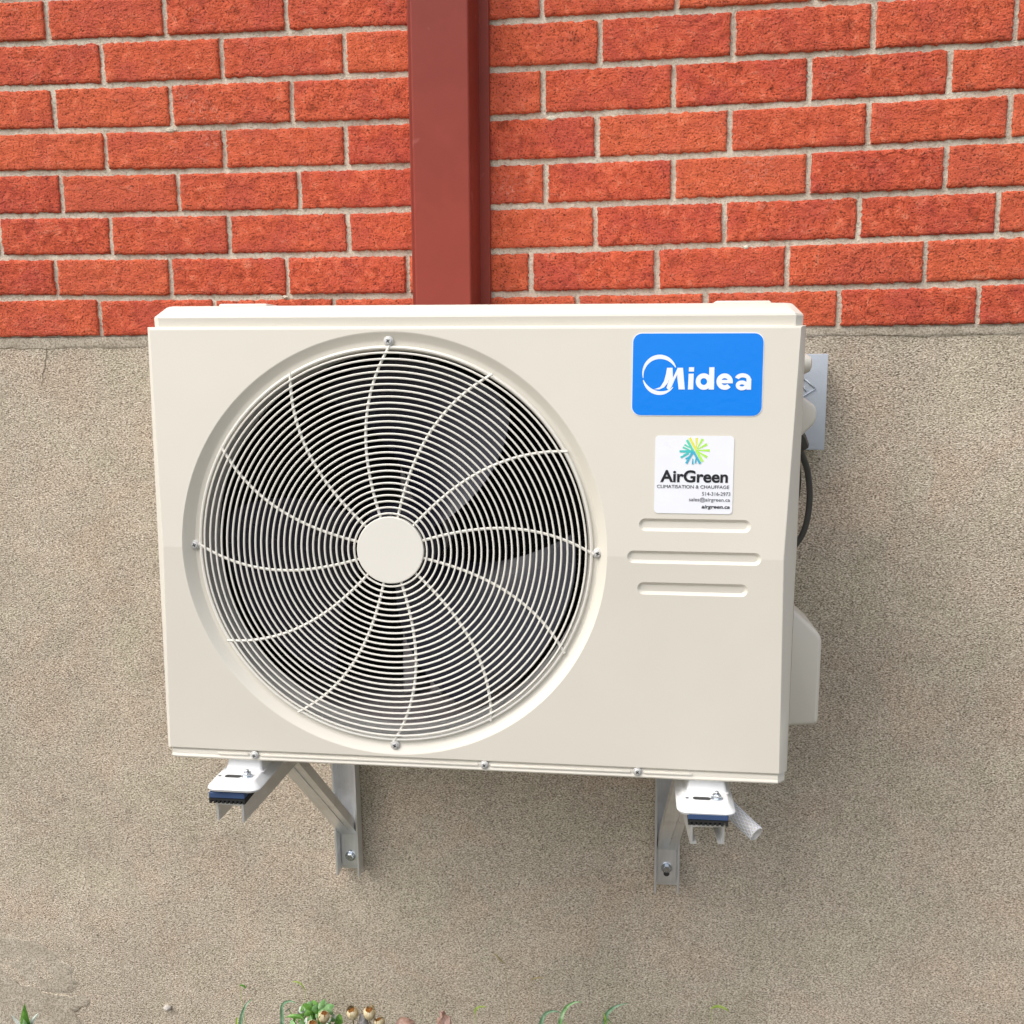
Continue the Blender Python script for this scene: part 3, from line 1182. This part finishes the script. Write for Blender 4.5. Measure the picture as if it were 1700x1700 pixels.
logo_bar([(rad(118, 0, 98), [16, 18]), (rad(88, 12, 86), [5, 19])], 'yellow')
logo_bar([(rad(60, 12, 92), [5, 19]), (rad(30, 12, 88), [5, 19]), (rad(0, 6, 96), [6, 17]), (rad(-32, 12, 90), [5, 19]), (rad(-60, 0, 92), [16, 18])], 'lime')
logo_bar([(rad2(120, 0, 92, -12), [16, 17]), ([(492, 1006), (528, 1026)], [13, 8]), ([(480, 1024), (528, 1044)], [13, 8])], 'mint')
logo_bar([(rad2(180, 0, 96), [20, 15]), (rad2(206, 34, 98), [9, 14]), ([(525, 1058), (485, 1082)], [8, 13])], 'teal')
logo_bar([(rad2(240, 0, 98), [18, 15]), (rad2(300, 0, 98, -12), [16, 16]), (rad2(268, 50, 90), [6, 13]), ([(535, 1084), (500, 1106)], [9, 12]), ([(576, 1092), (569, 1136)], [7, 12])], 'aqua')


def sticker_text(txt, u, v, width_px, height_px, mat, bold=0.0, shear=0.0):
    """lettering whose box starts at (u, v baseline) and fills width x height in drawing units"""
    vs, fs = text_mesh(txt, .01, bold, 1.0, shear)
    x0_, x1_ = min(p.x for p in vs), max(p.x for p in vs)
    zb_, zt_ = min(p.z for p in vs), max(p.z for p in vs)
    sx = width_px * K / (x1_ - x0_)
    caps = text_mesh('H', .01, bold)[0]
    hz = max(p.z for p in caps)
    sz = height_px * (.0931 / 545.) / hz
    bx, bz = Q(u, v)
    m = MB()
    m.add([(bx + (p.x - x0_) * sx, rf(bz) - .0009 + p.y, bz + p.z * sz) for p in vs], fs)
    m.build('lettering', M[mat], so, recalc=False).location = -Vector(AO)


sticker_text('AirGreen', 320, 1267, 480, 82, 'ink_black', .00028)
sticker_text('CLIMATISATION & CHAUFFAGE', 297, 1312, 512, 23, 'ink_black', .0)
sticker_text('514-316-2973', 618, 1361, 200, 25, 'ink_grey', .0)
sticker_text('sales@airgreen.ca', 526, 1402, 290, 25, 'ink_grey', .0)
sticker_text('airgreen.ca', 615, 1451, 200, 25, 'ink_black', .0002, .2)

# ------------------------------------------------------------------ wall brackets
def channel(m, p, q, w_, h_, t, up, lips=0.0):
    """U channel from p to q: web of width w_, legs of height h_ hanging along -up"""
    p, q, up = Vector(p), Vector(q), Vector(up).normalized()
    d = (q - p).normalized()
    s_ = d.cross(up).normalized()
    hw = w_ / 2
    prof = [(-hw, 0), (hw, 0), (hw, -h_)]
    if lips:
        prof += [(hw - lips, -h_), (hw - lips, -h_ + t), (hw - t, -h_ + t)]
    else:
        prof += [(hw - t, -h_)]
    prof += [(hw - t, -t), (-hw + t, -t)]
    if lips:
        prof += [(-hw + t, -h_ + t), (-hw + lips, -h_ + t), (-hw + lips, -h_), (-hw, -h_)]
    else:
        prof += [(-hw + t, -h_), (-hw, -h_)]
    m.loft([[p + s_ * a + up * b_ for a, b_ in prof], [q + s_ * a + up * b_ for a, b_ in prof]], True, False, True, True)
    return m


def bracket(xw, xf, wf, lips, label, bolt_z, slot):
    """xw: centre on the wall; xf: centre of the arm's front end"""
    root = empty('wall_bracket', (xw, 0, .28), label, 'bracket', 'wall brackets carrying the unit')
    off = (xw, 0, .28)
    u = MB()
    channel(u, (xw, -.0035, .292), (xw, -.0035, .80), .042, .0001 + .0030, .003, (0, -1, 0)) if False else None
    # web on the wall, two flanges towards the viewer that run lower than the web
    u.box(xw - .021, xw + .021, -.0048, -.0020, .292, .80)
    u.box(xw - .021, xw - .0180, -.030, -.0048, .2905, .80)
    u.box(xw + .0180, xw + .021, -.030, -.0048, .2905, .80)
    u.build('upright', M['alu'], root, off)
    a = MB()
    channel(a, (xw, -.031, .642), (xf, -.458, .642), wf, .0255, .0028, (0, 0, 1), lips)
    a.build('arm', M['alu'], root, off)
    b_ = MB()
    channel(b_, (xw, -.012, .362), (xw + (xf - xw) * .6, -.285, .632), .034, .016, .0028, Vector((0, -.7, -.7)))
    x = xw
    dv = Vector((0, -.273, .270)).normalized()
    nv = Vector((0, -.7, -.7)).normalized()
    b_.tube([Vector((xw + .004, -.012, .362)) + nv * .0003 + dv * .03, Vector((xw + .004 + (xf - xw) * .6, -.285, .632)) + nv * .0003 - dv * .02], .0010, 6)
    b_.build('brace', M['alu'], root, off)
    pl = MB()
    pl.bbox(xw - .0165, xw + .0165, -.0085, -.0055, .300, .372, .001, 1)
    plo = pl.build('end_plate', M['alu'], root, off)
    sl = MB()
    sl.add([(x_, -.00870, y_) for x_, y_, z_ in rrect(xw - .0050, xw + .0050, bolt_z - .017 if slot < 0 else bolt_z - .006, bolt_z + .006 if slot < 0 else bolt_z + .011, .0048, 0)], [tuple(range(24))])
    sl.build('slot', M['dark'], plo).location = -Vector(off)
    bo = MB()
    bo.lathe([(.0098, -.0088), (.0098, -.0100), (.0092, -.0104)], (xw, 0, bolt_z), 'Y', 28)
    bo.lathe([(.0066, -.0102), (.0066, -.0150), (.0058, -.0158)], (xw, 0, bolt_z), 'Y', 6, smooth=False)
    bo.build('bolt', M['zinc'], root, off)
    return root


bracket(-.2300, -.2512, .038, 0, 'aluminium wall bracket under the fan side of the unit, left of the two', .3185, 1)
bracket(.3315, .3642, .042, .008, 'aluminium wall bracket beside the clear drain hose, right of the two', .3270, -1)

for cx, lab in ((-.2535, 'blue and black ribbed rubber pad under the foot on the fan side'), (.3645, 'blue and black ribbed rubber pad under the foot next to the drain hose')):
    root = empty('vibration_pad', (cx, -.43, .642), lab, 'rubber pad', 'rubber pads between feet and brackets')
    off = (cx, -.43, .642)
    m = MB()
    m.bbox(cx - .0245, cx + .0245, -.461, -.395, .6495, .6575, .001, 1)
    m.build('top_layer', M['pad_blue'], root, off)
    m = MB()
    m.box(cx - .0245, cx + .0245, -.461, -.395, .6465, .6494)
    for i in range(9):
        x = cx - .0243 + i * .0057
        m.box(x, x + .0030, -.461, -.395, .6424, .6465)
    m.build('ribbed_layer', M['pad_black'], root, off)

# ------------------------------------------------------------------ drain hose
hp = [Vector(p) for p in ((.345, -.315, .672), (.364, -.338, .654), (.384, -.360, .636), (.401, -.378, .6225), (.430, -.408, .6065))]


def spline(P_, n_=8):
    o_ = []
    Q_ = [P_[0]] + list(P_) + [P_[-1]]
    for i in range(1, len(Q_) - 2):
        a, b_, c, d = Q_[i - 1:i + 3]
        for k in range(n_):
            t = k / n_
            o_.append(.5 * ((2 * b_) + (c - a) * t + (2 * a - 5 * b_ + 4 * c - d) * t * t + (3 * b_ - a - 3 * c + d) * t ** 3))
    o_.append(P_[-1])
    return o_


hc_ = spline(hp, 8)
root = empty('drain_hose', hc_[-1], 'short clear braided drain hose hanging open beside the right foot', 'hose')
m = MB()
m.tube(hc_, .0100, 24, caps=False)
m.tube(list(reversed(hc_)), .0080, 24, caps=False)
T_ = (hc_[-1] - hc_[-2]).normalized()
m.lathe([(.0080, 0), (.0086, .0006), (.0094, .0006), (.0100, 0)], hc_[-1], T_, 24, False, False)
m.build('tube', M['hose'], root, hc_[-1], recalc=False)
m = MB()
N_ = len(hc_)
frames = []
up = Vector((0, 0, 1))
for i in range(N_):
    T_ = (hc_[min(i + 1, N_ - 1)] - hc_[max(i - 1, 0)]).normalized()
    A_ = (up - T_ * up.dot(T_)).normalized()
    frames.append((hc_[i], A_, T_.cross(A_)))


def at_frame(s_):
    i = min(int(s_), N_ - 2)
    t = s_ - i
    return [frames[i][k].lerp(frames[i + 1][k], t) for k in range(3)]


for sgn in (1, -1):
    for k in range(13):
        pts_ = []
        for j in range(70):
            s_ = (N_ - 1) * j / 69
            c, A_, B_ = at_frame(s_)
            a = 2 * pi * k / 13 + sgn * s_ * .30
            pts_.append(c + (A_ * cos(a) + B_ * sin(a)) * (.01008 if sgn > 0 else .0102))
        m.tube(pts_, .00028, 4)
m.build('braid', M['ink_white'], root, hc_[-1])

# ------------------------------------------------------------------ disconnect box and cables
root = empty('disconnect_box', (.5, 0, 1.06), 'flat grey electrical box on the wall, half hidden behind the unit', 'electrical box')
off = (.5, 0, 1.06)
m = MB()
m.bbox(.440, .5565, -.044, .004, 1.0605, 1.2020, .0015, 2)
m.build('body', M['boxgrey'], root, off)
m = MB()
m.bbox(.438, .5585, -.0500, -.0445, 1.0580, 1.2035, .0012, 2)
co_ = m.build('cover', M['boxgrey'], root, off)
m = MB()
ys = -.0508
em = [[(.505, 1.167), (.5255, 1.1655), (.5415, 1.1515), (.510, 1.131)], [(.519, 1.1490), (.5235, 1.1545), (.528, 1.1475)]]
for pl in em:
    for a, b_ in zip(pl[:-1], pl[1:]):
        m.tube([(a[0], ys, a[1]), (b_[0], ys, b_[1])], .0011, 6)
m.build('emblem', M['boxgrey'], co_).location = -Vector(off)


def world_from_ac(x, y, z):
    return ax @ Vector((x, y, z))


def cable(name, pts_, r, mat, label, cat):
    P_ = spline([world_from_ac(*p) for p in pts_], 10)
    m = MB()
    m.tube(P_, r, 14)
    o = m.build(name, M[mat], None, P_[0])
    o.location = P_[0]
    return tag(o, label, cat)


o = cable('power_cable', [(.415, .150, .142), (.428, .165, .128), (.434, .185, .112), (.4455, .20, .085), (.4515, .21, .045), (.4480, .215, .005), (.436, .22, -.022), (.415, .225, -.045), (.385, .23, -.06)], .0043, 'cable',
          'charcoal grey cable looping down beside the right edge of the unit', 'cable')
m = MB()
m.tube([world_from_ac(.416, .15, .148) , world_from_ac(.426, .16, .134), world_from_ac(.433, .168, .122)], [.0085, .0092, .0080], 8)
m.build('connector', M['cable'], o, o.location)
cable('insulated_pipe', [(.405, .20, .14), (.424, .21, .11), (.431, .215, .08), (.431, .22, .05), (.425, .225, .015), (.413, .23, -.015), (.39, .235, -.04)], .0085, 'cableb',
      'black insulated pipe tucked between the unit and the grey cable', 'pipe')

# ------------------------------------------------------------------ plants at the foot of the wall
GRD = -.12


def leaf(m, base, tip, width, droop=.0, fold=.25, n_=9, wave=0.0, shape=1.0, side=None):
    base, tip = Vector(base), Vector(tip)
    d = tip - base
    L_ = d.length
    s_ = side if side is not None else d.cross(Vector((0, -1, .3)))
    s_ = Vector(s_).normalized()
    nn = d.cross(s_).normalized()
    rows = []
    for i in range(n_ + 1):
        t = i / n_
        wd = width * (sin(pi * min(1, t ** .75 * .97 + .03)) ** shape) * .5 + .0004
        c = base + d * t + Vector((0, 0, -droop * L_ * t * t)) + nn * wave * L_ * sin(t * 7)
        rows.append([c - s_ * wd, c - s_ * wd * .5 - nn * wd * fold * .5, c - nn * wd * fold, c + s_ * wd * .5 - nn * wd * fold * .5, c + s_ * wd])
    m.loft(rows, closed=False)


def weed(name, xy, label, cat, leaves, mats, group=None, stems=True):
    """leaves: (base offset z, tip vector from root, width, material key)"""
    root = empty(name, (xy[0], xy[1], GRD), label, cat, group)
    sm = MB()
    for (b_, tp, wd, mk, kw) in leaves:
        m = MB()
        leaf(m, b_, tp, wd, **kw)
        m.build('leaf', M[mk], root)
        if stems:
            sm.tube([(0, 0, 0), (b_[0] * .35, b_[1] * .35, b_[2] * .55), b_], [.0013, .0011, .0008], 6)
    if stems:
        sm.build('stem', M[mats], root)
    return root


# big-leaved weed at the lower left corner: leaves reach z of about 0.03
r_ = lambda a, b_: random.uniform(a, b_)
weed('leafy_weed', (-.847, -.08), 'single green weed with white-edged leaves in the lower left corner', 'weed', [
    ((-.002, 0, .070), (.012, -.012, .158), .020, 'leaf', dict(droop=.02, fold=.3)),
    ((.004, 0, .068), (.013, -.02, .135), .017, 'leafpale', dict(droop=.05, fold=.3)),
    ((.000, 0, .090), (.034, -.006, .142), .008, 'leafwhite', dict(droop=.12, fold=.5)),
    ((-.002, 0, .085), (-.022, -.006, .135), .008, 'leafwhite', dict(droop=.15, fold=.5)),
    ((.006, 0, .075), (.025, -.01, .118), .009, 'leaf', dict(droop=.1, fold=.4)),
], 'stem')

# bushy cluster with small rounded, variegated leaves
lv = []
rc = random.Random(5)
for i in range(84):
    a = rc.uniform(0, 2 * pi)
    rr = abs(rc.gauss(0, .025))
    bx, by = rr * cos(a) * 1.35, rr * sin(a) * .6
    hz = .175 + rc.uniform(-.055, .022) - rr * .6
    ln = rc.uniform(.011, .022)
    da = rc.uniform(-.6, 2 * pi - .6)
    tp = (bx + ln * cos(da) * .9, by - rc.uniform(.0, .012), hz + ln * rc.uniform(-.15, .8))
    lv.append(((bx, by, hz), tp, rc.uniform(.009, .015), rc.choice(['leaf', 'leafpale', 'leafpale', 'leaf', 'leafwhite']), dict(droop=.15, fold=.2, shape=.65)))
lv.append(((.012, -.01, .185), (.040, -.014, .207), .014, 'leafpale', dict(droop=.1, fold=.2, shape=.6)))
lv.append(((.010, -.01, .190), (.024, -.014, .214), .009, 'leafpale', dict(droop=.0, fold=.3, shape=.7)))
lv.append(((-.02, -.01, .170), (-.052, -.012, .185), .008, 'leaf', dict(droop=.4, fold=.4)))
weed('bushy_weed', (-.284, -.085), 'low bushy weed with small variegated leaves behind the dried flowers', 'weed', lv, 'leaf')

# dried flowers
def dried_flower(x, z, y, sc, label, tilt):
    root = empty('dried_flower', (x, y, GRD), label, 'dried flower', 'dried cream flower heads under the unit')
    top = Vector((0, 0, z - GRD))
    m = MB()
    m.tube([(-.01 * tilt, .01, 0), (-.006 * tilt, .004, top.z * .5), top - Vector((0, 0, .006))], [.0014, .0013, .0012], 6)
    m.build('stem', M['stem'], root)
    T = Matrix.Translation(top) @ Matrix.Rotation(radians(20), 4, 'X') @ Matrix.Rotation(radians(12 * tilt), 4, 'Y')
    m = MB()
    rr = random.Random(int(x * 1000))
    n_ = 11
    for k in range(n_):
        a = 2 * pi * k / n_ + rr.uniform(-.15, .15)
        rows = []
        hh = rr.uniform(.72, 1.15)
        for i in range(6):
            t = i / 5
            rad_ = (.0042 + .0048 * sin(pi * min(1, t * .72 + .05))) * sc
            zz = (-.012 + .0225 * t * hh) * sc
            hw = (.0022 + .0016 * sin(pi * (t * .8 + .1))) * sc
            c, s_ = Vector((cos(a), sin(a), 0)), Vector((-sin(a), cos(a), 0))
            p = c * (rad_ - (.0020 * sc if i == 5 else 0)) + Vector((0, 0, zz))
            rows.append([T @ (p - s_ * hw), T @ (p + c * .0006), T @ (p + s_ * hw)])
        m.loft(rows, closed=False)
    m.build('petal', M['petal'], root)
    m = MB()
    for k in range(40):
        a, q = k * 2.39996, (k / 40) ** .5 * .0052 * sc
        p = T @ Vector((q * cos(a), q * sin(a), .0035 * sc + rr.uniform(0, .0018) * sc))
        m.lathe([(.0009 * sc, 0), (.0009 * sc, .0016 * sc), (.0003, .0022 * sc)], p, (T.to_3x3() @ Vector((cos(a) * .3, sin(a) * .3, 1))), 5)
    m.lathe([(.0056 * sc, -.002 * sc), (.0056 * sc, .003 * sc)], T @ Vector((0, 0, 0)), T.to_3x3() @ Vector((0, 0, 1)), 12)
    m.build('flower_centre', M['core'], root)


dried_flower(-.2563, .0760, -.12, 1.02, 'dried cream flower head directly in front of the bushy weed leaves', .6)
dried_flower(-.2050, .0870, -.12, 1.05, 'dried cream flower head just right of the bushy weed, left of the tallest pair', -.4)
dried_flower(-.1750, .0895, -.12, 1.10, 'largest dried cream flower head, standing upright with its round brown centre', .3)
dried_flower(-.1575, .0720, -.12, .95, 'lowest small dried flower head at the right end of the row', -.8)
dried_flower(-.2780, .0560, -.12, 1.0, 'dried flower head cut by the bottom edge, below the bushy weed', .9)


# grass blades
def blades(name, x, y, label, specs, group):
    root = empty(name, (x, y, GRD), label, 'grass', group)
    for (pts_, wd, mk) in specs:
        P_ = spline([Vector(p) - Vector((x, y, GRD)) for p in pts_], 7)
        rows = []
        for i, p in enumerate(P_):
            t = i / (len(P_) - 1)
            h = wd * (1 - t ** 2.2) * (.55 + .45 * min(1, t * 4)) * .5 + .0002
            T = (P_[min(i + 1, len(P_) - 1)] - P_[max(i - 1, 0)]).normalized()
            s_ = T.cross(Vector((0, -1, .2))).normalized()
            nn = T.cross(s_).normalized()
            rows.append([p - s_ * h, p + nn * h * .45, p + s_ * h])
        m = MB()
        m.loft(rows, closed=False)
        m.build('blade', M[mk], root)
    return root


GG = 'grass tufts along the foot of the wall'
blades('grass_tuft', -.435, -.08, 'tall pale grass blade leaning right, left of the bushy weed', [
    ([(-.435, -.08, GRD), (-.433, -.08, -.04), (-.4265, -.08, .022), (-.416, -.08, .054), (-.402, -.08, .070)], .0085, 'blade'),
    ([(-.430, -.08, GRD), (-.436, -.08, -.02), (-.4335, -.08, .024), (-.431, -.08, .030)], .006, 'seed')], GG)
blades('grass_tuft', -.345, -.085, 'narrow grass blade bending over at the left side of the bushy weed', [
    ([(-.347, -.085, GRD), (-.3475, -.085, -.03), (-.3465, -.085, .040), (-.344, -.085, .066), (-.330, -.085, .0745), (-.318, -.085, .071)], .0075, 'blade'),
    ([(-.335, -.09, GRD), (-.334, -.09, -.01), (-.322, -.09, .040), (-.306, -.09, .052)], .006, 'leaf')], GG)
blades('grass_tuft', .128, -.09, 'pair of arching blue-green blades at the bottom centre', [
    ([(.118, -.09, GRD), (.117, -.09, .02), (.1185, -.09, .064), (.126, -.09, .087), (.141, -.09, .0945), (.152, -.09, .0925)], .0085, 'blade'),
    ([(.150, -.09, GRD), (.150, -.09, .03), (.153, -.09, .078), (.162, -.09, .102), (.176, -.09, .1135), (.190, -.09, .1155)], .0080, 'leafpale'),
    ([(.150, -.10, GRD), (.152, -.10, .02), (.1585, -.10, .060), (.163, -.10, .085)], .0045, 'seed'),
    ([(.16, -.11, GRD), (.160, -.11, .03), (.150, -.11, .072), (.138, -.11, .080)], .009, 'blade'),
    ([(.165, -.11, GRD), (.166, -.11, .03), (.172, -.11, .066), (.180, -.11, .078)], .007, 'leaf')], GG)
blades('grass_tuft', .228, -.09, 'single grass blade arching right, rightmost along the wall', [
    ([(.228, -.09, GRD), (.2275, -.09, .04), (.2295, -.09, .088), (.240, -.09, .106), (.252, -.09, .114), (.267, -.09, .1195)], .0078, 'blade'),
    ([(.236, -.09, GRD), (.237, -.09, .03), (.230, -.09, .080), (.2255, -.09, .101)], .0050, 'seed'),
    ([(.226, -.09, GRD), (.225, -.09, .02), (.231, -.09, .083), (.240, -.09, .078)], .0045, 'leaf')], GG)


# foxtail seed heads on thin stalks close to the wall
def foxtail(pts_, mk, label, r0=.0030, stalk=True):
    base = (pts_[0][0], pts_[0][1], GRD)
    root = empty('foxtail_grass', base, label, 'foxtail grass', 'foxtail seed heads against the wall')
    P_ = [Vector(p) - Vector(base) for p in pts_]
    m = MB()
    foot = Vector((random.uniform(-.01, .01), 0, 0))
    m.tube([foot, (foot + P_[0]) * .5 + Vector((.004, 0, 0)), P_[0]], [.0006, .0005, .0004], 5)
    m.build('stem', M['seedtan' if mk == 'seedtan' else 'seed'], root)
    C = spline(P_, 10)
    m = MB()
    n_ = len(C)
    m.tube(C, [r0 * .55 * sin(pi * (.12 + .8 * i / n_)) for i in range(n_)], 7)
    rr = random.Random(3)
    for i in range(170):
        t = rr.random()
        k = min(int(t * (n_ - 1)), n_ - 2)
        c = C[k].lerp(C[k + 1], t * (n_ - 1) - k)
        T = (C[k + 1] - C[k]).normalized()
        a = rr.uniform(0, 2 * pi)
        o_ = T.orthogonal().normalized()
        d = (o_ * cos(a) + T.cross(o_) * sin(a) + T * .8).normalized()
        ln = r0 * rr.uniform(.9, 1.5) * (.45 + .6 * sin(pi * t))
        s_ = d.orthogonal().normalized() * .00035
        b_ = c + d * r0 * .2
        m.add([b_ - s_, b_ + s_, b_ + d * ln], [(0, 1, 2)])
    m.build('seed_head', M[mk], root, recalc=False)


foxtail([(-.0065, -.03, .0330), (-.0050, -.03, .0410), (.0015, -.03, .0475), (.013, -.03, .0490)], 'seed', 'small curved lime green seed head, alone at the bottom centre')
foxtail([(.411, -.03, .0755), (.420, -.03, .0810), (.430, -.03, .0800), (.441, -.03, .0735)], 'seed', 'bright green seed head at bottom right, lying level', .0036)
foxtail([(.092, -.012, .093), (.099, -.012, .099), (.107, -.012, .1015), (.118, -.012, .101)], 'seedtan', 'thin faded seed head hovering above the arching blades', .0022)
foxtail([(.048, -.012, .125), (.040, -.012, .131), (.034, -.012, .138), (.0265, -.012, .1445)], 'seedtan', 'highest tan seed head leaning left on the wall', .0024)
foxtail([(-.454, -.012, .045), (-.450, -.012, .0455), (-.446, -.012, .044), (-.4425, -.012, .0405)], 'leaf', 'short dark green seed head left of the bushy weed', .0030)
foxtail([(-.325, -.02, .050), (-.330, -.02, .060), (-.338, -.02, .0655), (-.347, -.02, .0660)], 'seed', 'green seed head curling left above the bushy weed', .0022)


def lump(name, x, y, z, r, sc, mat, label, cat, seed, group=None, amp=.35):
    bm = bmesh.new()
    bmesh.ops.create_icosphere(bm, subdivisions=3, radius=r)
    for v in bm.verts:
        k = 1 + amp * noise.noise(v.co / r * 1.3 + Vector((seed, 0, 0))) + amp * .4 * noise.noise(v.co / r * 3.5 + Vector((seed, 3, 0)))
        v.co = Vector((v.co.x * sc[0], v.co.y * sc[1], v.co.z * sc[2])) * k
    m = MB()
    m.bm(bm)
    o = m.build(name, M[mat], None)
    o.location = (x, y, z)
    return tag(o, label, cat, group)


lump('plaster_lump', -.6085, .002, -.0235, .0068, (1.05, .8, .85), 'chalk', 'chalky white lump stuck low on the left side of the wall', 'lump', 2)
lump('dead_leaf_ball', -.1190, -.10, .0560, .0135, (1.15, .9, .75), 'dead', 'smooth pinkish brown clod at the bottom edge', 'clod', 4)
lump('curled_dead_leaf', -.0450, -.12, .0860, .0115, (1.0, .9, 1.1), 'dead', 'crumpled pinkish dead leaf standing at the bottom edge', 'dead leaf', 9, None, .75)
lump('grey_stone', -.188, -.115, .066, .0105, (.8, .8, 1.5), 'stone', 'small grey stone between the dried flower heads', 'stone', 6)
